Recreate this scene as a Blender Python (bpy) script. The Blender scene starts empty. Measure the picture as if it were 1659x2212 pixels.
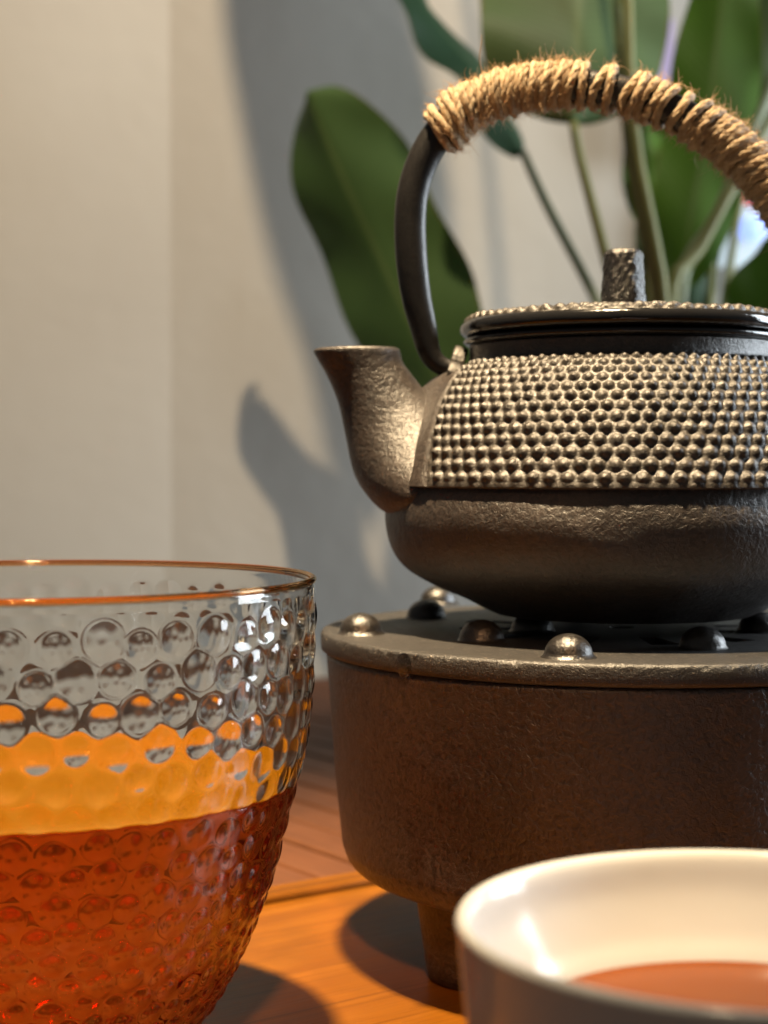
import bpy, math, random
import numpy as np
from mathutils import Vector, Matrix, noise as mnoise

random.seed(7); rng = np.random.default_rng(7)
PI = math.pi
R = math.radians
sc = bpy.context.scene
col = sc.collection

# ------------------------------------------------------------------ camera
EYE = 0.155                       # eye height over the tray board (board top is z = 0)
F = 3600.0                        # focal length in units of a 1659 x 2212 picture
PITCH = math.atan(106 / F)
cam_d = bpy.data.cameras.new('camera')
cam = bpy.data.objects.new('camera', cam_d); col.objects.link(cam)
cam.location = (0, 0, EYE)
cam.rotation_euler = (PI / 2 - PITCH, 0, 0)
cam_d.sensor_fit = 'VERTICAL'; cam_d.sensor_height = 24.0; cam_d.sensor_width = 18.0
cam_d.lens = 24.0 * F / 2212
cam_d.clip_start = 0.01; cam_d.clip_end = 50
cam_d.dof.use_dof = True
cam_d.dof.focus_distance = 0.445
cam_d.dof.aperture_fstop = cam_d.lens / 4.8     # 4.8 mm aperture of a phone lens
sc.camera = cam

# ------------------------------------------------------------------ render / exposure
sc.render.engine = 'CYCLES'
cy = sc.cycles
cy.use_denoising = True
cy.max_bounces = 24; cy.transmission_bounces = 22; cy.glossy_bounces = 8; cy.diffuse_bounces = 5
cy.transparent_max_bounces = 12
cy.caustics_reflective = True; cy.caustics_refractive = True
cy.blur_glossy = 0.1
cy.sample_clamp_indirect = 20.0
sc.view_settings.view_transform = 'Standard'
sc.view_settings.look = 'None'
sc.view_settings.gamma = 1.0
sc.view_settings.exposure = 0.0
sc.view_settings.use_curve_mapping = False

# ------------------------------------------------------------------ room light
world = bpy.data.worlds.new('World'); sc.world = world; world.use_nodes = True
bg = world.node_tree.nodes['Background']
bg.inputs[0].default_value = (1.0, 0.97, 0.92, 1); bg.inputs[1].default_value = 0.065

def lamp(name, kind, loc, target, energy, color, **kw):
    d = bpy.data.lights.new(name, kind); d.energy = energy; d.color = color
    for k, v in kw.items(): setattr(d, k, v)
    o = bpy.data.objects.new(name, d); col.objects.link(o)
    o.location = loc
    o.rotation_euler = (Vector(target) - Vector(loc)).to_track_quat('-Z', 'Y').to_euler()
    return o
WARM = (1.0, 0.75, 0.45)
key = lamp('ceiling_spot', 'SPOT', (-0.08, 0.36, 1.42), (-0.06, 0.52, 0.0), 390, WARM, spot_size=R(27), spot_blend=1.0, shadow_soft_size=0.034)
lamp('wall_spot', 'SPOT', (0.190, 0.32, 1.240), (-0.20, 1.32, 0.33), 64, (1.0, 0.78, 0.52), spot_size=R(46), spot_blend=1.0, shadow_soft_size=0.016)
lamp('brazier_fill', 'SPOT', (0.0, -0.42, 0.80), (-0.035, 0.47, 0.06), 80, (1.0, 0.50, 0.22), spot_size=R(8.5), spot_blend=1.0, shadow_soft_size=0.05)  # added warm fill, stands in for amber light thrown through the tea glass
lamp('plant_fill', 'SPOT', (0.42, 0.50, 1.40), (0.20, 1.20, 0.36), 17, (0.84, 0.93, 1.0), spot_size=R(34), spot_blend=1.0, shadow_soft_size=0.05)  # added cool fill to brighten the leaves and the wall at right
lamp('window_light', 'AREA', (1.15, 0.86, 0.45), (0.0, 0.62, 0.22), 20, (0.84, 0.93, 1.0), shape='RECTANGLE', size=0.5, size_y=0.8)

# ------------------------------------------------------------------ helpers
FWD = Vector((0, math.cos(PITCH), -math.sin(PITCH))); UP = Vector((0, math.sin(PITCH), math.cos(PITCH)))
def P(u, v, Y):
    """point at depth Y that the camera sees at (u, v) of a 1659 x 2212 picture"""
    d = Vector(((u - 829.5) / F, 0, 0)) + UP * ((1106 - v) / F) + FWD
    p = d * (Y / d.y)
    return Vector((p.x, p.y, p.z + EYE))

def mesh_obj(name, verts, faces, mat, parent=None, smooth=True):
    me = bpy.data.meshes.new(name)
    me.from_pydata([tuple(v) for v in verts] if not isinstance(verts, np.ndarray) else verts.tolist(), [], faces)
    if smooth: me.polygons.foreach_set('use_smooth', [True] * len(me.polygons))
    me.update()
    if mat: me.materials.append(mat)
    o = bpy.data.objects.new(name, me); col.objects.link(o)
    if parent: o.parent = parent
    return o
def tag(o, label=None, cat=None, group=None, kind=None):
    if label: o['label'] = label
    if cat: o['category'] = cat
    if group: o['group'] = group
    if kind: o['kind'] = kind
    return o
def empty(name, loc=(0, 0, 0), rz=0.0):
    o = bpy.data.objects.new(name, None); col.objects.link(o)
    o.location = loc; o.rotation_euler = (0, 0, rz); o.empty_display_size = 0.02
    return o

def grid_faces(nr, nc, wrap=True, off=0):
    f = []
    for i in range(nr - 1):
        a = off + i * nc; b = a + nc
        for j in range(nc if wrap else nc - 1):
            k = (j + 1) % nc
            f.append((a + j, a + k, b + k, b + j))
    return f
def lathe(prof, n, mod=None, cap0=True, cap1=True):
    """prof: list of (r, z), bottom/outside first so that normals point out"""
    prof = np.array(prof, float)
    th = np.arange(n) * 2 * PI / n
    r = np.repeat(prof[:, 0:1], n, 1); z = np.repeat(prof[:, 1:2], n, 1); T = np.repeat(th[None], len(prof), 0)
    if mod is not None: r, z = mod(r, z, T)
    v = np.stack([r * np.cos(T), r * np.sin(T), z], -1).reshape(-1, 3)
    f = grid_faces(len(prof), n)
    if cap0: f.append(tuple(reversed(range(n))))
    if cap1: f.append(tuple(range((len(prof) - 1) * n, len(prof) * n)))
    return v, f
def smooth_prof(pts, n):
    """Catmull-Rom through pts, n samples evenly by arc length"""
    p = np.array(pts, float)
    q = np.vstack([2 * p[0] - p[1], p, 2 * p[-1] - p[-2]])
    out = []
    for i in range(1, len(q) - 2):
        for t in np.linspace(0, 1, 24, endpoint=False):
            a, b, c, d = q[i - 1], q[i], q[i + 1], q[i + 2]
            out.append(0.5 * ((2 * b) + (-a + c) * t + (2 * a - 5 * b + 4 * c - d) * t * t + (-a + 3 * b - 3 * c + d) * t ** 3))
    out.append(p[-1]); out = np.array(out)
    s = np.concatenate([[0], np.cumsum(np.linalg.norm(np.diff(out, axis=0), axis=1))])
    si = np.linspace(0, s[-1], n)
    return np.stack([np.interp(si, s, out[:, k]) for k in range(out.shape[1])], 1)
def tube(path, rad, n=10, cap=True, flat=1.0, ref=Vector((0, -1, 0))):
    """tube round a list of points; rad a number or one per point"""
    m = len(path); rad = [rad] * m if np.isscalar(rad) else rad
    vs = []; prev = None
    for i in range(m):
        a = Vector(path[max(i - 1, 0)]); b = Vector(path[min(i + 1, m - 1)])
        t = (b - a).normalized()
        if prev is None:
            x = ref - t * ref.dot(t)
            if x.length < 1e-4: x = Vector((1, 0, 0)) - t * t.x
        else:
            x = prev - t * prev.dot(t)
        x.normalize(); prev = x
        y = t.cross(x)
        c = Vector(path[i])
        for k in range(n):
            an = 2 * PI * k / n
            vs.append(c + x * (math.cos(an) * rad[i] * flat) + y * (math.sin(an) * rad[i]))
    f = grid_faces(m, n)
    if cap:
        f.append(tuple(reversed(range(n)))); f.append(tuple(range((m - 1) * n, m * n)))
    return vs, f
def box(x0, x1, y0, y1, z0, z1, b=0.0006):
    """box with chamfered top edges"""
    v = [(x0, y0, z0), (x1, y0, z0), (x1, y1, z0), (x0, y1, z0),
         (x0, y0, z1 - b), (x1, y0, z1 - b), (x1, y1, z1 - b), (x0, y1, z1 - b),
         (x0 + b, y0 + b, z1), (x1 - b, y0 + b, z1), (x1 - b, y1 - b, z1), (x0 + b, y1 - b, z1)]
    f = [(3, 2, 1, 0), (8, 9, 10, 11)]
    for a in (0, 4):
        for i in range(4):
            j = (i + 1) % 4
            f.append((a + i, a + j, a + 4 + j, a + 4 + i))
    return v, f

# ------------------------------------------------------------------ materials
class NT:
    def __init__(s, name):
        s.m = bpy.data.materials.new(name); s.m.use_nodes = True
        s.t = s.m.node_tree; s.n = s.t.nodes; s.l = s.t.links
        s.b = s.n['Principled BSDF']; s.out = s.n['Material Output']
        s.tc = s.n.new('ShaderNodeTexCoord')
    def add(s, t, **kw):
        x = s.n.new(t)
        for k, v in kw.items(): setattr(x, k, v)
        return x
    def link(s, a, b): s.l.new(a, b)
    def set(s, **kw):
        for k, v in kw.items():
            i = s.b.inputs[k.replace('_', ' ')]
            i.default_value = v if not isinstance(v, tuple) or len(v) == 4 else (*v, 1)
    def mapping(s, scale=(1, 1, 1), rot=(0, 0, 0)):
        mp = s.add('ShaderNodeMapping'); mp.inputs['Scale'].default_value = scale; mp.inputs['Rotation'].default_value = rot
        s.link(s.tc.outputs['Object'], mp.inputs['Vector']); return mp.outputs[0]
    def noise(s, scale, detail=4, rough=0.55, vec=None, dist=0.0):
        x = s.add('ShaderNodeTexNoise'); x.inputs['Scale'].default_value = scale
        x.inputs['Detail'].default_value = detail; x.inputs['Roughness'].default_value = rough; x.inputs['Distortion'].default_value = dist
        s.link(vec or s.tc.outputs['Object'], x.inputs['Vector']); return x.outputs['Fac']
    def ramp(s, fac, stops):
        x = s.add('ShaderNodeValToRGB'); cr = x.color_ramp
        while len(cr.elements) < len(stops): cr.elements.new(0.5)
        for e, (p, c) in zip(cr.elements, stops): e.position = p; e.color = (*c, 1) if len(c) == 3 else c
        s.link(fac, x.inputs[0]); return x.outputs[0]
    def math(s, op, a, b=None, clamp=False):
        x = s.add('ShaderNodeMath', operation=op, use_clamp=clamp)
        for i, q in enumerate((a, b)):
            if q is None: continue
            if isinstance(q, (int, float)): x.inputs[i].default_value = q
            else: s.link(q, x.inputs[i])
        return x.outputs[0]
    def mix(s, fac, a, b, blend='MIX'):
        x = s.add('ShaderNodeMix', data_type='RGBA', blend_type=blend)
        for i, q in ((0, fac), (6, a), (7, b)):
            if isinstance(q, (int, float)): x.inputs[i].default_value = q
            elif isinstance(q, tuple): x.inputs[i].default_value = (*q, 1)
            else: s.link(q, x.inputs[i])
        return x.outputs[2]
    def bump(s, h, dist, strength=1.0, prev=None):
        x = s.add('ShaderNodeBump'); x.inputs['Distance'].default_value = dist; x.inputs['Strength'].default_value = strength
        s.link(h, x.inputs['Height'])
        if prev is not None: s.link(prev, x.inputs['Normal'])
        return x.outputs[0]
    def normal(s, nrm): s.link(nrm, s.b.inputs['Normal'])

PZ_ = EYE - 0.0527
def iron(name, base=(0.030, 0.021, 0.0165), rough=(0.40, 0.54), grain=700, gd=0.00042, lump=230, ld=0.00038, spec=0.5, metal=0.0, chips=False, ior=1.75):
    t = NT(name)
    n1 = t.noise(grain, 5, 0.6, dist=0.6); n2 = t.noise(lump, 3, 0.5); n3 = t.noise(26, 5, 0.65)
    c = t.mix(t.ramp(n3, [(0.35, (0, 0, 0)), (0.7, (1, 1, 1))]), base, tuple(x * 1.45 for x in base))
    c = t.mix(t.ramp(n1, [(0.36, (0.8, 0.8, 0.8)), (0.56, (0, 0, 0))]), c, tuple(x * 0.15 for x in base))
    c = t.mix(t.ramp(t.noise(grain * 1.7, 2, 0.5), [(0.66, (0, 0, 0)), (0.76, (0.35, 0.35, 0.35))]), c, tuple(min(1, x * 3.2) for x in base))
    st = t.noise(14, 5, 0.7, t.mapping((1, 1, 0.45)), 0.6)
    c = t.mix(t.ramp(st, [(0.46, (0, 0, 0)), (0.66, (0.75, 0.75, 0.75))]), c, tuple(x * 0.40 for x in base))
    if chips:
        s = t.noise(1500, 2, 0.5)
        c = t.mix(t.ramp(s, [(0.66, (0, 0, 0)), (0.72, (1, 1, 1))]), c, (0.16, 0.13, 0.10))
        # bare metal where the rim is chipped
        sp = t.add('ShaderNodeSeparateXYZ'); t.link(t.tc.outputs['Object'], sp.inputs[0])
        rr_ = t.math('SQRT', t.math('ADD', t.math('POWER', sp.outputs[0], 2.0), t.math('POWER', sp.outputs[1], 2.0)))
        wm = t.math('ADD', t.math('MULTIPLY', t.math('SUBTRACT', rr_, 0.0953), 700.0), t.math('MULTIPLY', t.math('SUBTRACT', sp.outputs[2], PZ_ - 0.0012), 500.0))
        wm = t.math('ADD', wm, t.math('MULTIPLY', t.math('SUBTRACT', t.noise(260, 4, 0.7), 0.5), 3.2))
        c = t.mix(t.ramp(wm, [(0.95, (0, 0, 0)), (1.0, (1, 1, 1))]), c, (0.34, 0.28, 0.21))
    t.link(c, t.b.inputs['Base Color'])
    rr = t.add('ShaderNodeMapRange'); t.link(n2, rr.inputs[0]); rr.inputs[3].default_value = rough[0]; rr.inputs[4].default_value = rough[1]
    t.link(rr.outputs[0], t.b.inputs['Roughness'])
    t.set(Metallic=metal, Specular_IOR_Level=spec, IOR=ior)
    t.normal(t.bump(n1, gd, 1.0, t.bump(n2, ld, 1.0)))
    return t.m
M_IRON = iron('cast_iron')
M_HOB = iron('cast_iron_hobnail', base=(0.040, 0.032, 0.025), rough=(0.38, 0.54), grain=1000, gd=0.0003, lump=420, ld=0.0003, ior=1.75)
M_NECK = iron('cast_iron_neck', rough=(0.34, 0.5), grain=900, gd=0.00035)
M_PLATE = iron('cast_iron_plate', base=(0.014, 0.012, 0.011), rough=(0.38, 0.58), grain=1300, gd=0.0003, lump=300, ld=0.0002, chips=True)
M_BOSS = iron('cast_iron_boss', base=(0.016, 0.014, 0.013), rough=(0.26, 0.44), grain=900, gd=0.0002, lump=350, ld=0.0004, ior=1.7)
M_BAR = iron('handle_iron', base=(0.014, 0.013, 0.013), rough=(0.28, 0.40), grain=1500, gd=0.00012, lump=200, ld=0.00012, ior=1.5)
M_STOVE = iron('brazier_iron', base=(0.046, 0.028, 0.019), rough=(0.34, 0.48), grain=620, gd=0.00055, lump=260, ld=0.00035)
t = NT('enamel_black'); t.set(Base_Color=(0.012, 0.012, 0.013), Roughness=0.12, Specular_IOR_Level=0.6)
t.normal(t.bump(t.noise(120, 3), 0.0003)); M_ENAMEL = t.m

# glass
t = NT('clear_glass'); t.n.remove(t.b)
g = t.add('ShaderNodeBsdfGlass'); g.inputs['IOR'].default_value = 1.48; g.inputs['Roughness'].default_value = 0.0
g.inputs['Color'].default_value = (0.985, 0.985, 0.98, 1); t.link(g.outputs[0], t.out.inputs[0]); M_GLASS = t.m
t = NT('rim_tea_glow'); t.n.remove(t.b)
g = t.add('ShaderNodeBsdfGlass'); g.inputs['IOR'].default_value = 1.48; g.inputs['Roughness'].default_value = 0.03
g.inputs['Color'].default_value = (1.0, 0.80, 0.58, 1)  # orange light carried up from the tea, put into the rim's colour
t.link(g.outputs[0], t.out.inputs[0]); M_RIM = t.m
def tea_volume(t):
    va = t.add('ShaderNodeVolumeAbsorption'); va.inputs['Color'].default_value = (0.985, 0.56, 0.0, 1); va.inputs['Density'].default_value = 44
    t.link(va.outputs[0], t.out.inputs['Volume'])
t = NT('amber_tea'); t.n.remove(t.b)
g = t.add('ShaderNodeBsdfGlass'); g.inputs['IOR'].default_value = 1.333; g.inputs['Roughness'].default_value = 0.0
t.link(g.outputs[0], t.out.inputs[0]); tea_volume(t); M_TEA = t.m
# the open surface: slightly cloudy, and tinted orange in place of light glowing inside the tea
t = NT('tea_surface_glow'); t.n.remove(t.b)
g = t.add('ShaderNodeBsdfGlass'); g.inputs['IOR'].default_value = 1.333; g.inputs['Roughness'].default_value = 0.0
g.inputs['Color'].default_value = (1.0, 0.62, 0.20, 1)
dd = t.add('ShaderNodeBsdfDiffuse'); dd.inputs['Color'].default_value = (0.95, 0.36, 0.0, 1)
mx = t.add('ShaderNodeMixShader'); mx.inputs[0].default_value = 0.11
t.link(g.outputs[0], mx.inputs[1]); t.link(dd.outputs[0], mx.inputs[2]); t.link(mx.outputs[0], t.out.inputs[0])
tea_volume(t); M_TEATOP = t.m
t = NT('cup_tea'); t.set(Base_Color=(0.22, 0.052, 0.005), Roughness=0.02, IOR=1.333, Specular_IOR_Level=0.25, Subsurface_Weight=0.0)
M_CUPTEA = t.m
t = NT('water'); t.n.remove(t.b); g = t.add('ShaderNodeBsdfGlass'); g.inputs['IOR'].default_value = 1.333; g.inputs['Roughness'].default_value = 0.0
t.link(g.outputs[0], t.out.inputs[0]); M_WATER = t.m
t = NT('white_porcelain'); t.set(Base_Color=(0.77, 0.755, 0.72), Roughness=0.16, Specular_IOR_Level=0.45)
t.normal(t.bump(t.noise(55, 2, 0.5), 0.0005, 0.5)); M_PORC = t.m

def wood(name, c1, c2, c3, rough=0.36, along='x', gs=1.0):
    t = NT(name)
    sx, sy = (6, 90) if along == 'x' else (90, 6)
    vec = t.mapping((sx * gs, sy * gs, 60 * gs))
    n1 = t.noise(1.0, 6, 0.62, vec, 0.8)
    vec2 = t.mapping((sx * 5, sy * 9, 300)) if along == 'x' else t.mapping((sx * 9, sy * 5, 300))
    n2 = t.noise(1.0, 3, 0.6, vec2)
    c = t.ramp(n1, [(0.28, c1), (0.5, c2), (0.72, c3)])
    c = t.mix(t.ramp(n2, [(0.55, (0, 0, 0)), (0.70, (0.55, 0.55, 0.55))]), c, tuple(x * 0.45 for x in c1))
    n4 = t.noise(16, 4, 0.6); c = t.mix(t.ramp(n4, [(0.42, (0.55, 0.55, 0.55)), (0.62, (0, 0, 0))]), c, tuple(x * 0.62 for x in c2))
    n5 = t.noise(1.0, 2, 0.5, t.mapping((3, 420, 200) if along == 'x' else (420, 3, 200)))
    c = t.mix(t.ramp(n5, [(0.60, (0, 0, 0)), (0.68, (0.5, 0.5, 0.5))]), c, tuple(x * 0.35 for x in c1))
    t.link(c, t.b.inputs['Base Color'])
    t.set(Specular_IOR_Level=0.2)
    rr = t.add('ShaderNodeMapRange'); t.link(n1, rr.inputs[0]); rr.inputs[3].default_value = rough - 0.06; rr.inputs[4].default_value = rough + 0.1
    t.link(rr.outputs[0], t.b.inputs['Roughness'])
    t.normal(t.bump(n2, 0.00012, 0.6, t.bump(n1, 0.0002, 0.5)))
    return t.m
M_BOARD = wood('tray_wood', (0.130, 0.040, 0.002), (0.185, 0.061, 0.003), (0.24, 0.086, 0.006))
M_SLAT = wood('slat_wood', (0.095, 0.034, 0.013), (0.135, 0.050, 0.020), (0.18, 0.072, 0.030), 0.50, along='y')
t = NT('gap_dark'); t.set(Base_Color=(0.10, 0.05, 0.03), Roughness=0.8); M_UNDER = t.m

t = NT('wall_paint'); n = t.noise(5, 3, 0.5); t.link(t.ramp(n, [(0.3, (0.51, 0.48, 0.425)), (0.7, (0.55, 0.525, 0.47))]), t.b.inputs['Base Color'])
t.set(Roughness=0.55, Specular_IOR_Level=0.3); t.normal(t.bump(t.noise(60, 3), 0.002, 0.3)); M_WALL = t.m

def leafmat(name, c1, c2, rib):
    t = NT(name)
    uv = t.add('ShaderNodeUVMap'); sep = t.add('ShaderNodeSeparateXYZ'); t.link(uv.outputs[0], sep.inputs[0])
    ax = t.math('ABSOLUTE', t.math('SUBTRACT', sep.outputs[0], 0.5))
    ribm = t.ramp(ax, [(0.0, (1, 1, 1)), (0.035, (0, 0, 0))])
    # side veins, swept toward the tip
    vy = t.math('SUBTRACT', sep.outputs[1], t.math('MULTIPLY', ax, 0.25))
    w = t.math('SINE', t.math('MULTIPLY', vy, 230.0))
    n = t.noise(14, 4, 0.6)
    c = t.ramp(n, [(0.3, c1), (0.7, c2)])
    c = t.mix(t.ramp(w, [(0.6, (0, 0, 0)), (1.0, (0.22, 0.22, 0.22))]), c, rib)
    c = t.mix(ribm, c, rib)
    mg = t.math('ADD', t.math('MULTIPLY', ax, 2.0), t.math('MULTIPLY', t.math('SUBTRACT', t.noise(30, 4, 0.7), 0.5), 0.10))
    c = t.mix(t.ramp(mg, [(0.965, (0, 0, 0)), (0.99, (0.7, 0.7, 0.7))]), c, (0.16, 0.12, 0.04))
    t.link(c, t.b.inputs['Base Color'])
    t.set(Roughness=0.55, Specular_IOR_Level=0.35)
    t.normal(t.bump(w, 0.0002, 0.3))
    # thin blade lets some light through
    tr = t.add('ShaderNodeBsdfTranslucent'); t.link(t.mix(1.0, c, (1.3, 1.6, 0.6), 'MULTIPLY'), tr.inputs['Color'])
    mx = t.add('ShaderNodeMixShader'); mx.inputs[0].default_value = 0.28
    t.link(t.b.outputs[0], mx.inputs[1]); t.link(tr.outputs[0], mx.inputs[2]); t.link(mx.outputs[0], t.out.inputs[0])
    return t.m
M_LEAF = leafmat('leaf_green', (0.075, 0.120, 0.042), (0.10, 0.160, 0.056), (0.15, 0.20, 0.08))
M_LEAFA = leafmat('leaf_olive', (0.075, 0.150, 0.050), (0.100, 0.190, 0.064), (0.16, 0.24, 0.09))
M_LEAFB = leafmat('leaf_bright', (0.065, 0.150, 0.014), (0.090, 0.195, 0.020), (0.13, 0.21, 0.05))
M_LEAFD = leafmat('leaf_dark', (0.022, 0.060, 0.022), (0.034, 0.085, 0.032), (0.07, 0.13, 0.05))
t = NT('stem'); n = t.noise(25, 3); t.link(t.ramp(n, [(0.3, (0.14, 0.145, 0.035)), (0.7, (0.20, 0.20, 0.055))]), t.b.inputs['Base Color']); t.set(Roughness=0.45); M_STEM = t.m
t = NT('stem_pale'); n = t.noise(25, 3); t.link(t.ramp(n, [(0.3, (0.13, 0.16, 0.075)), (0.7, (0.18, 0.21, 0.10))]), t.b.inputs['Base Color']); t.set(Roughness=0.45); M_STEMP = t.m
t = NT('pot_glaze'); t.set(Base_Color=(0.05, 0.045, 0.04), Roughness=0.35); t.normal(t.bump(t.noise(90, 3), 0.0006)); M_POT = t.m
t = NT('soil'); n = t.noise(180, 5); t.link(t.ramp(n, [(0.3, (0.02, 0.014, 0.01)), (0.7, (0.06, 0.04, 0.025))]), t.b.inputs['Base Color']); t.set(Roughness=0.9); t.normal(t.bump(n, 0.004)); M_SOIL = t.m

t = NT('jute'); n1 = t.noise(420, 5, 0.65)
uv = t.add('ShaderNodeUVMap'); mp = t.add('ShaderNodeMapping'); mp.inputs['Scale'].default_value = (9, 260, 1); mp.inputs['Rotation'].default_value = (0, 0, 0)
t.link(uv.outputs[0], mp.inputs['Vector']); n2 = t.noise(1.0, 4, 0.65, mp.outputs[0])
c = t.ramp(n1, [(0.3, (0.42, 0.30, 0.16)), (0.55, (0.56, 0.42, 0.25)), (0.75, (0.68, 0.53, 0.34))])
c = t.mix(t.ramp(n2, [(0.36, (0.75, 0.75, 0.75)), (0.52, (0, 0, 0))]), c, (0.24, 0.13, 0.06))
t.link(c, t.b.inputs['Base Color']); t.set(Roughness=0.55, Specular_IOR_Level=0.4, Sheen_Weight=0.2)
t.normal(t.bump(n2, 0.0005, 1.0)); M_JUTE = t.m
t = NT('jute_fibre'); t.set(Base_Color=(0.50, 0.32, 0.16), Roughness=0.5); M_FIBRE = t.m

def emit(name, color, strength):
    t = NT(name); t.set(Base_Color=color, Emission_Color=color, Emission_Strength=strength, Roughness=0.5); return t.m

# ------------------------------------------------------------------ setting: wall, table
WALL_Y = 1.32
cx = (370 - 829.5) / F * WALL_Y
v, f = box(cx, 1.6, WALL_Y, WALL_Y + 0.06, -0.7, 1.6, 0.001)
wall = tag(mesh_obj('wall', v, f, M_WALL, smooth=False), kind='structure')
ang = math.atan2(0.22, 1.0)
v, f = box(-1.3, 0.0, 0.0, 0.06, -0.7, 1.6, 0.001)
wl = tag(mesh_obj('wall_panel', v, f, M_WALL, smooth=False), kind='structure')
wl.location = (cx, WALL_Y - 0.0005, 0); wl.rotation_euler = (0, 0, ang)

TRZ = math.atan2(0.586, 0.81); TR0 = (-0.0431, 0.5806, 0)
# slatted table top behind the tray
table = tag(empty('table', (TR0[0], TR0[1], 0), TRZ), kind='structure')
tag(mesh_obj('table_base', *box(-0.62, 0.50, -0.78, 0.535, -0.045, -0.0165), M_UNDER, table, smooth=False))
pw = 0.0244; slat_me = None
for i in range(45):
    if slat_me is None:
        v, f = box(-pw / 2 + 0.0007, pw / 2 - 0.0007, 0.0, 0.52, -0.012, 0.0, 0.0011)
        s = mesh_obj('slat', v, f, M_SLAT, table, smooth=False); slat_me = s.data
    else:
        s = bpy.data.objects.new('slat', slat_me); col.objects.link(s); s.parent = table
    s.location = (-0.60 + i * pw, 0.0125, -0.0042 + 0.0003 * math.sin(i * 2.3))

# the tray board with a raised lip and a groove along it
tray = empty('wooden_tray', TR0, TRZ)
tag(tray, 'orange brown wooden tea tray with a raised lip under glass, cup and brazier', 'tray')
board = mesh_obj('board', *box(-0.60, 0.49, -0.76, -0.0005, -0.016, 0.0, 0.0006), M_BOARD, tray, smooth=False)
lp = smooth_prof([(0.0, -0.012), (0.0, 0.0008), (0.0006, 0.0022), (0.002, 0.0031), (0.0042, 0.0033), (0.0055, 0.0028), (0.0062, 0.0026), (0.0072, 0.0031), (0.0095, 0.0032), (0.0108, 0.0024), (0.0112, 0.0008), (0.0112, -0.012)], 40)
vs = []; NX = 30
for i in range(NX + 1):
    x = -0.60 + 1.09 * i / NX
    for (y, z) in lp: vs.append((x, y, z))
fs = []
for i in range(NX):
    for j in range(39):
        a = i * 40 + j; fs.append((a, a + 1, a + 41, a + 40))
mesh_obj('lip', vs, [tuple(reversed(q)) for q in fs], M_BOARD, tray)

# ------------------------------------------------------------------ brazier
KX, KY = 0.0758, 0.53
PZ = EYE - 0.0527                                   # plate top
stove = empty('iron_brazier', (KX, KY, 0))
tag(stove, 'round black cast iron brazier on stubby feet carrying the kettle', 'brazier')
zb = EYE - 0.1278
prof = [(0.0, zb), (0.05, zb)] + list(map(tuple, smooth_prof([(0.078, zb), (0.0835, zb + 0.0006), (0.0872, zb + 0.0028), (0.0890, zb + 0.0072)], 14))) \
    + list(map(tuple, smooth_prof([(0.0892, zb + 0.0082), (0.0912, zb + 0.03), (0.0930, zb + 0.05), (0.0940, PZ - 0.0068)], 40))) + [(0.085, PZ - 0.0068)]
def wob(amp, freq):
    def m(r, z, T):
        w = np.zeros_like(r)
        for k, a in ((3, 1), (5, .7), (8, .5), (13, .35)):
            w += a * np.sin(k * T + k * 1.7 + z * freq * (1 + k * .13))
        return r * 1.0 + amp * w * (r > 0.03), z
    return m
v, f = lathe(prof[1:], 192, wob(0.00018, 90))
mesh_obj('pot', v, f, M_STOVE, stove)
# top plate with vent slots
pr = 0.0959
pl = [(0.052, PZ - 0.0066), (pr - 0.0012, PZ - 0.0064), (pr - 0.0002, PZ - 0.0058), (pr, PZ - 0.004), (pr, PZ - 0.0013), (pr - 0.0004, PZ - 0.0004), (pr - 0.0014, PZ), (pr - 0.004, PZ + 0.0001), (0.083, PZ), (0.07, PZ + 0.0003), (0.052, PZ + 0.0004)]
pl = [pl[0]] + [q for a, b in zip(pl[:-1], pl[1:]) for q in ([((a[0] + b[0]) / 2, (a[1] + b[1]) / 2), b] if abs(a[0] - b[0]) + abs(a[1] - b[1]) < 0.004 else [b])]
def rough_edge(r, z, T):
    dr = np.zeros_like(r); dz = np.zeros_like(r)
    it = np.nditer(r, flags=['multi_index'])
    e = (r > pr - 0.0016) & (z > PZ - 0.0016)
    for (i, j) in zip(*np.nonzero(e)):
        q = mnoise.noise(Vector((math.cos(T[i, j]) * 34, math.sin(T[i, j]) * 34, i * 0.8)))
        q2 = mnoise.noise(Vector((math.cos(T[i, j]) * 110, math.sin(T[i, j]) * 110, i * 0.5 + 9)))
        k = max(0, q - 0.25) * 0.0006 + max(0, q2 - 0.25) * 0.0010
        dr[i, j] = -k; dz[i, j] = -k * 0.8 + q2 * 0.00008
    return r + dr, z + dz
v, f = lathe(pl, 720, rough_edge, False, False)
plate = mesh_obj('top_plate', v, f, M_PLATE, stove)
v, f = lathe([(0.052, PZ - 0.0066), (0.052, PZ + 0.00035), (0.049, PZ + 0.0003), (0.0012, PZ + 0.0003)][0:], 64, None, True, True)
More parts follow.
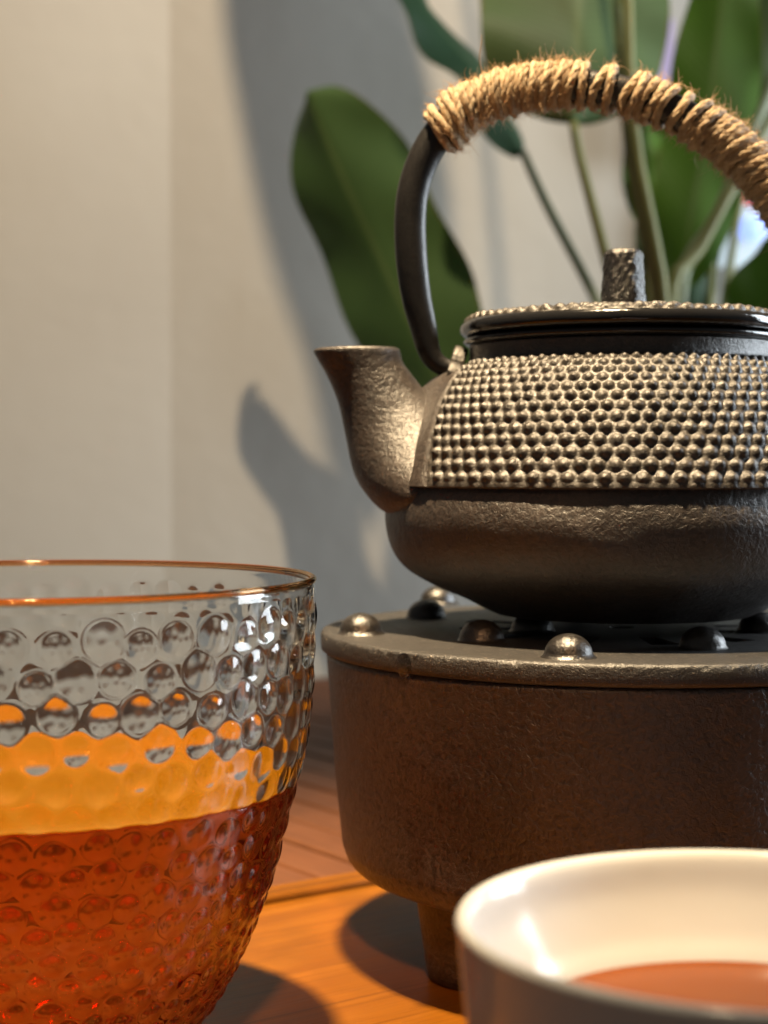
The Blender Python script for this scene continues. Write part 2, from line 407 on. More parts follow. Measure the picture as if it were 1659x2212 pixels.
# centre disc pierced by slots: built as spokes between slots
ns = 12
for k in range(1):
    vs = []; fs = []
    # ring sectors: r 0.030..0.052 with a slot between each pair of spokes
    def sector(a0, a1, r0, r1):
        b = len(vs); m = 6
        for zz in (PZ - 0.0066, PZ + 0.00035):
            for rr in (r0, r1):
                for i in range(m + 1):
                    a = a0 + (a1 - a0) * i / m
                    vs.append((rr * math.cos(a), rr * math.sin(a), zz))
        n1 = m + 1
        for i in range(m):
            fs.append((b + i, b + i + 1, b + n1 + i + 1, b + n1 + i))
            c = b + 2 * n1
            fs.append((c + n1 + i, c + n1 + i + 1, c + i + 1, c + i))
            fs.append((b + i, c + i, c + i + 1, b + i + 1)); fs.append((b + n1 + i + 1, c + n1 + i + 1, c + n1 + i, b + n1 + i))
        for i in (0, m):
            fs.append((b + i, b + n1 + i, b + 3 * n1 + i, b + 2 * n1 + i))
    for i in range(ns):
        a = 2 * PI * i / ns + 0.2
        sector(a, a + 2 * PI / ns * 0.66, 0.0305, 0.0523)
    for i in range(24):
        sector(2 * PI * i / 24, 2 * PI * (i + 1) / 24, 0.004, 0.0306)
    mesh_obj('vent_grate', vs, fs, M_PLATE, plate, smooth=False)
# bosses that carry the kettle
br = 0.0066
bp = [(br * 1.28, -0.0003), (br * 1.10, 0.0003), (br * 1.0, 0.0012)] + [(br * math.cos(a), 0.0008 + 0.0057 * math.sin(a)) for a in np.linspace(0.12, PI / 2 - 0.02, 10)]
bv, bf = lathe(bp, 28, None, False, True)
def plate_pt(u, v):
    d = (P(u, v, 1.0) - Vector((0, 0, EYE))); s = -(EYE - PZ) / d.z
    return Vector((d.x * s - KX, d.y * s - KY, PZ))
boss_uv = [(780, 1369), (921, 1336), (946, 1303), (1040, 1385), (1150, 1366), (1228, 1420), (1518, 1402), (1640, 1366)]
pts = [plate_pt(u, v) for u, v in boss_uv]
for a, r in ((20, .08), (50, .055), (75, .083), (100, .05), (112, .085), (330, .06), (345, .085), (300, .08)):
    pts.append(Vector((r * math.cos(R(a)), r * math.sin(R(a)), PZ)))
bme = None
for p in pts:
    if bme is None:
        b = mesh_obj('boss', bv, bf, M_BOSS, plate); bme = b.data
    else:
        b = bpy.data.objects.new('boss', bme); col.objects.link(b); b.parent = plate
    b.location = p; b.rotation_euler = (0, 0, random.random() * 6)
lg = [(0.0150, 0.0), (0.0162, 0.0006), (0.0168, 0.004), (0.0182, 0.014), (0.0205, zb + 0.002), (0.023, zb + 0.004)]
lv, lf = lathe(lg, 32)
for a in (214, 334, 94):
    l = mesh_obj('leg', lv, lf, M_STOVE, stove); l.location = (0.0560 * math.cos(R(a)), 0.0560 * math.sin(R(a)), 0)
# bead of water hanging on the plate's edge
da = math.atan2(P(826, 1440, .49).y - KY, P(826, 1440, .49).x - KX)
dp = []
for th in np.linspace(0, PI, 15): dp.append((0.0030 * math.sin(th) ** 1.0 * (1 - 0.12 * math.cos(th)) + 1e-5, -0.0034 * math.cos(th)))
v, f = lathe(dp, 24, None, False, False)
v = v * np.array([0.40, 1.0, 1.05])
wd = mesh_obj('water_drop', v, f, M_WATER)
ddir = plate_pt(826, 1412); aa = math.atan2(ddir.y, ddir.x)
wd.location = (KX + pr * math.cos(aa) * 0.998, KY + pr * math.sin(aa) * 0.998, PZ - 0.0040); wd.rotation_euler = (0, 0, aa)
tag(wd, 'clear water drop hanging on the edge of the brazier plate', 'water drop')

# ------------------------------------------------------------------ kettle
KB = EYE                                            # local z 0 of the kettle profile = eye level
kettle = empty('iron_kettle', (KX, KY, KB))
tag(kettle, 'black cast iron kettle with hobnail shoulder and jute wrapped handle on the brazier', 'kettle')
# lower body
bp_ = smooth_prof([(0.0728, -0.0070), (0.0748, -0.0125), (0.0755, -0.0185), (0.0738, -0.0262), (0.0690, -0.0330), (0.0600, -0.0385), (0.0510, -0.0424), (0.0445, -0.0458), (0.041, -0.0474)], 70)
bp_ = [(0.03, -0.0466), (0.036, -0.0470)] + [tuple(q) for q in bp_[::-1]]
def bodywob(r, z, T):
    w = 0
    for k, a in ((4, 1), (7, .6), (11, .5), (17, .35)): w = w + a * np.sin(k * T + 2.1 * k + z * 160 * (1 + .1 * k))
    return r + 0.00014 * w, z
v, f = lathe(bp_, 224, bodywob, True, False)
mesh_obj('body', v, f, M_IRON, kettle)

# hobnail shoulder
NB = 92
spine = smooth_prof([(0.0492, 0.0318), (0.0535, 0.0290), (0.0590, 0.0232), (0.0645, 0.0150), (0.0695, 0.0055), (0.0733, -0.0030), (0.0746, -0.0058), (0.0749, -0.0070)], 176)
sl = np.concatenate([[0], np.cumsum(np.linalg.norm(np.diff(spine, axis=0), axis=1))])
rows = []; s = sl[-1] - 0.0030
while s > 0.0012:
    rows.append(s); r_here = np.interp(s, sl, spine[:, 0]); s -= 0.80 * 2 * PI * r_here / NB
tg = np.gradient(spine, axis=0); tg /= np.linalg.norm(tg, axis=1)[:, None]
nrm = np.stack([-tg[:, 1], tg[:, 0]], 1)
if nrm[80][0] < 0: nrm = -nrm
NTH = NB * 12
T = np.arange(NTH) * 2 * PI / NTH
h = np.zeros((len(sl), NTH))
SP = PI                                             # spout azimuth (toward -x)
angd = lambda a, b: (a - b + PI) % (2 * PI) - PI
for j, sj in enumerate(rows):
    rj = np.interp(sj, sl, spine[:, 0]); pitch = 2 * PI * rj / NB; a = 0.45 * pitch
    ph = (j % 2) * 0.5
    k = T * NB / (2 * PI) - ph; fr = k - np.round(k); kid = np.round(k).astype(int)
    jit = np.sin(kid * 12.9898 + j * 78.233) * 0.09; jh = 1 + 0.22 * np.sin(kid * 4.7 + j * 9.1)
    dx = (fr + jit) * pitch / a
    for i in range(len(sl)):
        dy = (sl[i] - sj) / a
        if j == 0 and dy > 0: dy = min(dy, 0.62)
        if abs(dy) > 1: continue
        d2 = dx * dx + dy * dy
        b = np.clip(1 - d2, 0, 1) ** 1.25
        h[i] = np.maximum(h[i], b * 0.00140 * (pitch / 0.0050) ** 0.8 * jh)
edge_a = R(13) + (R(32.5) - R(13)) * (sl / sl[-1])
m1 = np.clip((np.abs(angd(T, SP))[None] - edge_a[:, None]) / R(2.5), 0, 1)
m2 = np.clip((np.abs(angd(T, 0)) - R(9)) / R(3), 0, 1)
hm = np.ones_like(h) * m1
top = (sl < 0.018)[:, None] * 1.0
hm *= np.where(top > 0, m2[None], 1.0)
h *= hm
fade = np.clip((sl[-1] - sl) / 0.0022, 0, 1)[:, None]
h2 = h * (0.12 + 0.88 * fade)
rr = spine[:, 0][:, None] + nrm[:, 0][:, None] * h2
zz = spine[:, 1][:, None] + nrm[:, 1][:, None] * h2
def crenel(i_list): pass
V = np.stack([rr * np.cos(T)[None], rr * np.sin(T)[None], zz], -1)
# closing skirt under the last row
sk = np.stack([0.0718 * np.cos(T), 0.0718 * np.sin(T), np.full(NTH, -0.0076)], -1)
V = np.concatenate([V, sk[None]], 0)[::-1]
mesh_obj('hobnail_shoulder', V.reshape(-1, 3), grid_faces(V.shape[0], NTH), M_HOB, kettle)

# neck and mouth ring
nk = smooth_prof([(0.0500, 0.0312), (0.0489, 0.0322), (0.0486, 0.0340), (0.0487, 0.0368)], 14)
v, f = lathe([tuple(q) for q in nk] + [(0.0470, 0.0370)], 192, None, False, False)
mesh_obj('neck', v, f, M_NECK, kettle)
rg = [(0.0484 + 0.0022 * math.cos(a), 0.0383 + 0.0013 * math.sin(a)) for a in np.linspace(-PI / 2, PI / 2, 10)]
v, f = lathe([(0.045, 0.0370)] + rg + [(0.045, 0.0396)], 192, None, False, False)
mesh_obj('mouth_ring', v, f, M_ENAMEL, kettle)

# lid
lid = empty('lid'); lid.parent = kettle
fl = smooth_prof([(0.0455, 0.0397), (0.0495, 0.0398), (0.0513, 0.0407), (0.0518, 0.0422), (0.0513, 0.0438), (0.0498, 0.0449)], 22)
v, f = lathe([tuple(q) for q in fl], 224, bodywob, True, False)
mesh_obj('flange', v, f, M_ENAMEL, lid)
NL = 66; dome = smooth_prof([(0.0505, 0.0443), (0.0495, 0.0451), (0.045, 0.0457), (0.036, 0.0466), (0.022, 0.0474), (0.004, 0.0477)], 150)
ds = np.concatenate([[0], np.cumsum(np.linalg.norm(np.diff(dome, axis=0), axis=1))])
NT2 = NL * 10; T2 = np.arange(NT2) * 2 * PI / NT2
hd = np.zeros((150, NT2)); s = 0.0022; j = 0
while s < ds[-1] - 0.012:
    rj = np.interp(s, ds, dome[:, 0]); pitch = 2 * PI * rj / NL; a = 0.46 * pitch
    k = T2 * NL / (2 * PI) - (j % 2) * .5; fr = k - np.round(k); kid = np.round(k).astype(int); jh = 1 + 0.22 * np.sin(kid * 5.3 + j)
    for i in range(150):
        dy = (ds[i] - s) / a
        if abs(dy) < 1: hd[i] = np.maximum(hd[i], np.clip(1 - (fr * pitch / a) ** 2 - dy * dy, 0, 1) ** 0.8 * 0.0013 * (pitch / 0.0048) * jh)
    s += 0.85 * pitch; j += 1
rr = np.repeat(dome[:, 0:1], NT2, 1) + hd * 0.15; zz = np.repeat(dome[:, 1:2], NT2, 1) + hd
V = np.stack([rr * np.cos(T2)[None], rr * np.sin(T2)[None], zz], -1)
mesh_obj('lid_top', V.reshape(-1, 3), grid_faces(150, NT2) + [tuple(range(149 * NT2, 150 * NT2))], M_HOB, lid)
kp = smooth_prof([(0.0082, 0.0472), (0.0071, 0.0482), (0.0068, 0.052), (0.0064, 0.058), (0.00605, 0.0645), (0.0057, 0.0664), (0.0045, 0.0675), (0.002, 0.0677), (0.0004, 0.0677)], 48)
def hexy(r, z, T):
    k = 1 + 0.035 * np.cos(6 * T + 0.4) * np.clip((z - 0.047) / 0.004, 0, 1)
    w = 0.00012 * (np.sin(9 * T + z * 900) + np.sin(14 * T - z * 1400 + 1))
    return r * k + w, z
v, f = lathe([tuple(q) for q in kp], 64, hexy, True, True)
M_KNOB = iron('knob_iron', base=(0.016, 0.014, 0.014), rough=(0.18, 0.34), grain=900, gd=0.0005, lump=420, ld=0.0005)
mesh_obj('knob', v, f, M_KNOB, lid)

# spout: loft between its left and right outlines
def K(u, v): 
    p = P(u, v, KY); return np.array((p.x - KX, p.z - KB))
secs = [((677, 760), (864, 758), 0.0132), ((690, 784), (870, 782), 0.0130), ((708, 815), (887, 806), 0.0130), ((731, 872), (917, 843), 0.0142), ((747, 945), (948, 872), 0.0168),
        ((763, 1018), (978, 912), 0.0222), ((788, 1064), (1000, 960), 0.0292), ((825, 1102), (1015, 1010), 0.0340), ((872, 1122), (1030, 1050), 0.0330), ((930, 1124), (1050, 1070), 0.027)]
Ls = np.array([K(*a) for a, b, c in secs]); Rs = np.array([K(*b) for a, b, c in secs]); Ds = np.array([[c] for a, b, c in secs])
LR = smooth_prof(np.hstack([Ls * 1, Rs * 1, Ds]), 70)
nn = 56; vs = []
for q in LR:
    L = q[0:2]; Rr = q[2:4]; c = (L + Rr) / 2; hx = (Rr - L) / 2
    for k in range(nn):
        a = 2 * PI * k / nn
        ca = math.copysign(abs(math.cos(a)) ** 0.92, math.cos(a)); sa = math.copysign(abs(math.sin(a)) ** 0.92, math.sin(a))
        vs.append((c[0] + hx[0] * ca, q[4] * sa, c[1] + hx[1] * ca))
fs = grid_faces(70, nn)
# rolled mouth and inner wall
b0 = len(vs); q = LR[0]; c = (q[0:2] + q[2:4]) / 2; hx = (q[2:4] - q[0:2]) / 2
for (sc_, dz) in ((0.985, 0.0006), (0.93, 0.0009), (0.86, 0.0006), (0.82, -0.001), (0.74, -0.010), (0.68, -0.022)):
    for k in range(nn):
        a = 2 * PI * k / nn
        sh = (-dz * 0.35 if dz < 0 else 0)
        vs.append((c[0] + sh + hx[0] * math.cos(a) * sc_, q[4] * math.sin(a) * sc_, c[1] + hx[1] * math.cos(a) * sc_ + dz))
rings = [0] + [b0 + i * nn for i in range(6)]
for a, b in zip(rings[:-1], rings[1:]):
    for k in range(nn):
        k2 = (k + 1) % nn; fs.append((b + k, b + k2, a + k2, a + k))
fs.append(tuple(range(rings[-1], rings[-1] + nn)))
mesh_obj('spout', vs, fs, M_IRON, kettle)
# smooth collar where the spout leaves the shoulder
cvs = []; nU, nV = 40, 24
edge_at = lambda q: R(13) + (R(32.5) - R(13)) * (q / sl[-1])
def shoulder(s_): return np.array([np.interp(s_, sl, spine[:, 0]), np.interp(s_, sl, spine[:, 1])]), np.array([np.interp(s_, sl, nrm[:, 0]), np.interp(s_, sl, nrm[:, 1])])
for i in range(nV):
    s_ = sl[-1] * (0.10 + 0.90 * i / (nV - 1))
    c, nv = shoulder(s_)
    hw = edge_at(s_) + R(1.0)
    for j in range(nU):
        x = -1 + 2 * j / (nU - 1)
        a = SP + hw * x
        ridge = 0.0006 * math.exp(-((abs(x) - 0.86) / 0.10) ** 2) + 0.0002
        rise = ridge + 0.0052 * max(0, 1 - abs(x) / 0.75) ** 1.6 * math.sin(PI * min(1, i / (nV - 1) * 1.0)) ** 0.6
        edge = 1 if abs(x) < 0.999 else -1.5
        r_ = c[0] + nv[0] * rise * edge; z_ = c[1] + nv[1] * rise * edge
        cvs.append((r_ * math.cos(a), r_ * math.sin(a), z_))
mesh_obj('spout_collar', cvs, grid_faces(nV, nU, False), M_IRON, kettle)
# lugs that hold the handle
def lug(sign):
    # a flat eye with a hole, standing on the shoulder in the plane of the handle ring (normal along x)
    vs = []; n = 24
    for x in (-0.0022, 0.0022):
        for k in range(n):
            a = 2 * PI * k / n
            ro = 0.0062 if math.sin(a) > -0.2 else 0.0088
            vs.append((x, ro * math.cos(a), ro * math.sin(a) * 1.05)); 
        for k in range(n):
            a = 2 * PI * k / n
            vs.append((x, 0.0031 * math.cos(a), 0.0031 * math.sin(a)))
    fs = []
    for k in range(n):
        k2 = (k + 1) % n
        fs += [(k, k2, n + k2, n + k), (2 * n + k2, 2 * n + k, 3 * n + k, 3 * n + k2), (k, 2 * n + k, 2 * n + k2, k2), (n + k2, 3 * n + k2, 3 * n + k, n + k)]
    o = mesh_obj('lug', vs, fs, M_HOB, kettle, smooth=False)
    o.location = (sign * 0.0530, 0, 0.0306); o.rotation_euler = (0, sign * R(-18), 0)
    m = o.modifiers.new('soft', 'BEVEL'); m.width = 0.0009; m.segments = 3
    return o
lug(-1); lug(1)

# handle bar (curve in the plane of the spout)
hp = [(1004, 792), (985, 797), (960, 793), (938, 778), (925, 752), (913, 700), (899, 640), (889, 560), (886, 480), (892, 415), (910, 355), (940, 300), (985, 252), (1045, 217), (1115, 195), (1200, 184), (1300, 190), (1400, 216), (1500, 262), (1590, 325), (1660, 400), (1718, 490), (1752, 570), (1765, 640), (1757, 700), (1745, 752), (1732, 778), (1710, 793), (1690, 797), (1672, 792)]
rd = [18, 19, 20, 22, 25, 29, 32, 34, 34, 34, 34, 35, 35, 35, 35, 35, 35, 35, 35, 35, 35, 34, 34, 33, 32, 29, 25, 22, 20, 18]
px = KY / F
H4 = smooth_prof([(*K(u, v), r * px) for (u, v), r in zip(hp, rd)], 220)
path = [(q[0], 0.0, q[1]) for q in H4]
v, f = tube(path, list(H4[:, 2]), 28, True, 0.82)
handle = mesh_obj('handle', v, f, M_BAR, kettle)
# jute twine wound round the handle
hs = np.concatenate([[0], np.cumsum(np.linalg.norm(np.diff(H4[:, :2], axis=0), axis=1))])
def hat(s_):
    i = np.array([np.interp(s_, hs, H4[:, k]) for k in range(3)])
    e = 0.0008; a = np.array([np.interp(s_ - e, hs, H4[:, k]) for k in range(2)]); b = np.array([np.interp(s_ + e, hs, H4[:, k]) for k in range(2)])
    tn = (b - a) / np.linalg.norm(b - a); return i, tn
def s_at(u, v):
    t_ = K(u, v); return hs[np.argmin(np.linalg.norm(H4[:, :2] - t_, axis=1))]
s0 = s_at(946, 294); s1 = s_at(1757, 700)
TR_ = 0.00150
# pitch of the winding along the bar
def turns():
    out = [s0 + 0.0005]; s_ = s0 + 0.0005
    g1 = s_at(1262, 186); g2 = s_at(1318, 193); g3 = s_at(1440, 232); g4 = s_at(1478, 250)
    k = 0
    gaps = [g1, g2, g3, g4]; used = set()
    while s_ < s1:
        p = 0.00222 + 0.0003 * math.sin(k * 1.9) + random.uniform(-0.0003, 0.0003)
        for gi, g in enumerate(gaps):
            if gi not in used and s_ > g - 0.003:
                p += (0.0040, 0.0052, 0.0022, 0.0030)[gi]; used.add(gi); break
        if s_ > s_at(1330, 200) and s_ < s_at(1480, 250): p += 0.0006
        s_ += p; out.append(s_); k += 1
    return out
tn_ = turns(); NSEG = 40
cl = []                                             # centre line of the twine
for i in range(len(tn_) - 1):
    for q in range(NSEG):
        fr = q / NSEG; ph = 2 * PI * fr
        # most of the advance happens under the bar so that turns lie nearly square on its face
        s_ = tn_[i] + (tn_[i + 1] - tn_[i]) * fr
        c, tv = hat(s_)
        n_ = np.array([-tv[1], tv[0]])              # outward (up) in the plane
        lay = 0.0006 * math.sin(i * 2.7) + 0.0003 * math.sin(i * 5.1 + ph)
        if i in (1, 2, 3, 4): lay += 0.0011
        rr_ = c[2] + TR_ * 0.86 + lay * 0.7
        lean = 0.0024 * math.cos(ph + 0.6) + 0.0004 * math.sin(i * 3.3 + 2 * ph)   # turns lean over
        yy = -math.sin(ph) * (rr_ - c[2] * 0.14); nn_ = math.cos(ph) * rr_
        p = c[:2] + n_ * nn_ + tv * lean
        cl.append((p[0], yy, p[1]))
cl = np.array(cl)
# twist three plies along it
tan = np.gradient(cl, axis=0); tan /= np.linalg.norm(tan, axis=1)[:, None]
clen = np.concatenate([[0], np.cumsum(np.linalg.norm(np.diff(cl, axis=0), axis=1))])
ref = np.zeros_like(cl)
for i in range(len(cl)):
    c, tv = None, None
ctr = np.array([np.mean(cl[max(0, i - NSEG // 2):i + NSEG // 2 + 1], axis=0) for i in range(len(cl))])
out = cl - ctr; out -= tan * np.sum(out * tan, axis=1)[:, None]; out /= np.linalg.norm(out, axis=1)[:, None]
side = np.cross(tan, out)
vs = []; fs = []; NPLY = 3; NSD = 7
for ply in range(NPLY):
    a = clen / 0.0120 * 2 * PI + ply * 2 * PI / NPLY + 0.5 * np.sin(clen * 140)
    off = (np.cos(a)[:, None] * out + np.sin(a)[:, None] * side) * TR_ * 0.30
    pc = cl + off
    rp = TR_ * (0.68 + 0.07 * np.sin(clen * 2100 + ply * 2) + 0.05 * np.sin(clen * 5100 + ply))
    b0 = len(vs)
    for k in range(NSD):
        pass
    ring = np.zeros((len(cl), NSD, 3))
    for k in range(NSD):
        an = 2 * PI * k / NSD
        ring[:, k] = pc + (math.cos(an) * out + math.sin(an) * side) * rp[:, None]
    vs += ring.reshape(-1, 3).tolist()
    fs += grid_faces(len(cl), NSD, True, b0)
twine = mesh_obj('twine_wrap', vs, fs, M_JUTE, handle)
tuv = np.stack([np.tile(np.tile(np.arange(NSD) / NSD, len(cl)), NPLY), np.tile(np.repeat(clen, NSD), NPLY) + np.repeat(np.arange(NPLY) * 3.1, NSD * len(cl))], 1)
ul = twine.data.uv_layers.new(name='UVMap')
vi = np.empty(len(twine.data.loops), dtype=np.int32); twine.data.loops.foreach_get('vertex_index', vi)
ul.data.foreach_set('uv', tuv[vi].ravel())
twine['label'] = 'fuzzy golden jute twine wound round the handle'
# stray fibres
vs = []; fs = []
def fibre(p, d, L, rad, curl, seg=5):
    pts = []; p = np.array(p); d = d / np.linalg.norm(d); c = rng.normal(0, 1, 3) * curl
    for i in range(seg + 1):
        pts.append(p.copy()); p = p + d * L / seg; d = d + c * (0.5 + i * .3) + rng.normal(0, .12, 3); d /= np.linalg.norm(d)
    v_, f_ = tube([Vector(q) for q in pts], [rad * (1 - 0.6 * i / seg) for i in range(seg + 1)], 3, False)
    b0 = len(vs); vs.extend(v_); fs.extend([tuple(b0 + k for k in q) for q in f_])
idx = rng.integers(0, len(cl), 6000)
for i in idx:
    base = cl[i] + out[i] * TR_ * 0.95
    d = out[i] * rng.uniform(0.05, 0.9) + tan[i] * rng.normal(0, 1.1) + side[i] * rng.normal(0, 0.5)
    L = rng.gamma(2.0, 0.0009) + 0.0006
    fibre(base, d, min(L, 0.007), rng.uniform(0.00005, 0.00009), 0.10)
def longf(u, v, du, dv, L, rad):
    i = int(np.argmin(np.linalg.norm(cl[:, [0, 2]] - K(u, v), axis=1) + np.maximum(0, cl[:, 1]) * 0.3))
    d = np.array([du, -0.2, -dv], float); fibre(cl[i], d, L, rad, 0.12, 8)
for a in [(1048, 170, -0.35, -1, 0.0145, 0.00026), (1030, 190, -1, -0.7, 0.0085, 0.00020), (1170, 140, 0.1, -1, 0.006, 0.00016), (1183, 140, 0.5, -1, 0.006, 0.00014), (1285, 145, 0.3, -1, 0.006, 0.00016),
          (1300, 140, 1, -0.35, 0.013, 0.00014), (1360, 150, 0.2, -1, 0.0055, 0.00016), (1455, 170, 1, -0.4, 0.008, 0.00016), (1480, 185, 0.4, -1, 0.007, 0.00014), (1550, 205, 0.1, -1, 0.005, 0.00013),
          (1580, 340, -1, 0.1, 0.0075, 0.00016), (1340, 235, 1, 0.35, 0.010, 0.00016), (1240, 245, 1, 0.2, 0.011, 0.00016), (985, 200, -0.4, -0.8, 0.006, 0.00012), (935, 260, -0.3, -1, 0.005, 0.00012)]:
    longf(*a)
fo = mesh_obj('stray_fibres', vs, fs, M_FIBRE, handle); fo['kind'] = 'stuff'

# ------------------------------------------------------------------ glass bowl with tea
GX, GY = -0.0935, 0.440
glass = empty('glass_pitcher', (GX, GY, 0))
tag(glass, 'clear dimpled glass pitcher with a rim tinted orange as tea glow, half full of amber tea', 'glass pitcher')
GR = EYE - 0.0307; GS = 1.06
gp = [(0.0711, GR - 0.0012), (0.0709, GR - 0.010), (0.0705, GR - 0.0185), (0.0700, GR - 0.030), (0.0682, GR - 0.0435), (0.0656, GR - 0.0535), (0.0630, GR - 0.064), (0.0599, GR - 0.0755), (0.0529, GR - 0.0935), (0.0470, GR - 0.1045), (0.043, GR - 0.1100), (0.0405, 0.0002)]
gp = [(a * GS, GR + (b - GR) * GS) for a, b in gp[:-1]] + [(0.0425, 0.0028), (0.0395, 0.0002)]
outer = smooth_prof(gp, 190)
outer = outer[::-1]                                 # bottom -> top
os_ = np.concatenate([[0], np.cumsum(np.linalg.norm(np.diff(outer, axis=0), axis=1))])
og = np.gradient(outer, axis=0); og /= np.linalg.norm(og, axis=1)[:, None]; on = np.stack([og[:, 1], -og[:, 0]], 1)
ND = 48; NG = ND * 13; TG = np.arange(NG) * 2 * PI / NG
hg = np.zeros((190, NG)); s = os_[-1] - 0.0088; j = 0
while s > 0.004:
    rj = np.interp(s, os_, outer[:, 0]); pitch = 2 * PI * rj / ND; a = 0.455 * pitch
    k = TG * ND / (2 * PI) - (j % 2) * .5 - 0.13; kid = np.round(k).astype(int); fr = k - np.round(k) + 0.10 * np.sin(kid * 7.7 + j * 3.1)
    js = 0.0010 * np.sin(kid * 3.9 + j * 5.3)
    sz = 1 + 0.16 * np.sin(kid * 2.3 + j * 1.7)
    for i in range(190):
        dy = (os_[i] - s - js) / (a * sz); d2 = (fr * pitch / (a * sz)) ** 2 + dy ** 2
        b = np.clip(1 - d2, 0, 1); b = b ** 1.2
        hg[i] = np.maximum(hg[i], b)
    s -= 0.83 * pitch; j += 1
DEPTH = 0.00065
ro = outer[:, 0][:, None] + on[:, 0][:, None] * hg * DEPTH; zo = outer[:, 1][:, None] + on[:, 1][:, None] * hg * DEPTH
VO = np.stack([ro * np.cos(TG)[None], ro * np.sin(TG)[None], zo], -1)
WT = 0.0022
inner = [(q[0] - n_[0] * WT, q[1] - n_[1] * WT) for q, n_ in zip(outer[::-1], on[::-1])]
inner = [q for q in inner if q[1] > 0.0085 and q[1] < GR - 0.0008]
ib = inner[-1]
inner += [(ib[0] - 0.003, ib[1] - 0.0016), (ib[0] - 0.009, ib[1] - 0.0026), (ib[0] - 0.02, ib[1] - 0.0029), (0.004, ib[1] - 0.003)]
lipc = (0.0700 * GS, GR - 0.0011)
lipp = [(lipc[0] + 0.0011 * math.cos(a), lipc[1] + 0.0011 * math.sin(a)) for a in np.linspace(0.1, PI - 0.1, 9)]
allp = lipp + inner[::3] + [inner[-1]]
ir = np.array(allp)
VI = np.stack([ir[:, 0][:, None] * np.cos(TG)[None], ir[:, 0][:, None] * np.sin(TG)[None], np.repeat(ir[:, 1:2], NG, 1)], -1)
base = np.stack([np.stack([r_ * np.cos(TG), r_ * np.sin(TG), np.full(NG, z_)], -1) for r_, z_ in ((0.004, 0.0022), (0.03, 0.0020), (0.0370, 0.0004))])
VA = np.concatenate([base, VO, VI]).reshape(-1, 3)
nr = 3 + 190 + len(allp)
fs = grid_faces(nr, NG) + [tuple(reversed(range(NG))), tuple(range((nr - 1) * NG, nr * NG))]
gw = mesh_obj('glass_wall', VA, fs, M_GLASS, glass)
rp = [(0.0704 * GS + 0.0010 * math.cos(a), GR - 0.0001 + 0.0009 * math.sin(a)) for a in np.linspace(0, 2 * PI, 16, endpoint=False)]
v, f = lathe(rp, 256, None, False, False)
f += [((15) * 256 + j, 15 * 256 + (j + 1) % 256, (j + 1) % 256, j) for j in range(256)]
rim = mesh_obj('rim', v, f, M_RIM, glass); rim['label'] = 'thin rim of the glass, tinted orange for light from the tea'
# the tea in it
TL = EYE - 0.0832
tp = [(q[0] + 0.0004, q[1]) for q in inner if q[1] < TL + 0.0006]
tp = tp[::-1]; tp = [(0.004, tp[0][1] - 0.0003)] + [(q[0], q[1] - 0.0003) for q in tp[1:]]
rt = tp[-1][0]
tp += [(rt - 0.0009, TL + 0.0003), (rt - 0.0022, TL), (rt - 0.01, TL - 0.00005), (0.004, TL - 0.00005)]
v, f = lathe(tp, 256)
tea = mesh_obj('amber_tea', v, f, M_TEA); tea.location = (GX, GY, 0)
tea.data.materials.append(M_TEATOP)
for p in tea.data.polygons:
    if p.normal.z > 0.9 and p.center.z > TL - 0.001: p.material_index = 1
tag(tea, 'clear amber tea filling the lower half of the dimpled glass', 'tea')

# ------------------------------------------------------------------ porcelain cup
CX, CY = 0.0622, 0.2764; CS = 1.063
CR = EYE - 0.0758
cup = empty('porcelain_cup', (CX, CY, 0))
tag(cup, 'white porcelain tea cup in the foreground, partly filled with brown tea', 'cup')
co = smooth_prof([(0.0225, 0.0), (0.0235, 0.0008), (0.0238, 0.005), (0.0262, 0.0080), (0.0330, 0.0145), (0.0400, 0.0270), (0.0420, 0.0400), (0.0452, 0.0580), (0.0470, CR - 0.003), (0.0473, CR - 0.0012), (0.0466, CR - 0.0001), (0.0455, CR - 0.0004), (0.0446, CR - 0.0022), (0.0430, CR - 0.0080), (0.0400, CR - 0.0150), (0.0372, CR - 0.0200), (0.0330, CR - 0.030), (0.0270, CR - 0.042), (0.016, CR - 0.051), (0.003, CR - 0.053)], 150)
co[:, 0] *= CS
v, f = lathe([tuple(q) for q in co], 200)
mesh_obj('bowl', v, f, M_PORC, cup)
TC = EYE - 0.0957
k = int(np.argmin(np.abs(co[100:, 1] - TC))) + 100
rc = co[k][0]
q = [(0.010, TC - 0.012), (rc - 0.006, TC - 0.010), (rc + 0.0002, TC - 0.0004), (rc + 0.0003, TC + 0.0005), (rc - 0.0006, TC + 0.0001), (rc - 0.002, TC), (0.003, TC)]
v, f = lathe(q, 128)
ct = mesh_obj('brown_tea', v, f, M_CUPTEA); ct.location = (CX, CY, 0)
tag(ct, 'reddish brown tea inside the white porcelain cup', 'tea')

# ------------------------------------------------------------------ plant behind the kettle
PX, PY = 0.165, 0.98
plant = empty('potted_plant', (PX, PY, -0.0042))
tag(plant, 'broad leaved green potted plant behind the kettle', 'plant')
PO = Vector((PX, PY, -0.0042))
v, f = lathe([tuple(q) for q in smooth_prof([(0.055, 0.0), (0.062, 0.002), (0.075, 0.05), (0.082, 0.115), (0.0825, 0.118), (0.079, 0.119), (0.076, 0.112)], 40)], 64, None, True, False)
mesh_obj('pot', v, f, M_POT, plant)
v, f = lathe([(0.0765, 0.108), (0.05, 0.111), (0.01, 0.113)], 48, None, False, True); mesh_obj('soil', v, f, M_SOIL, plant)

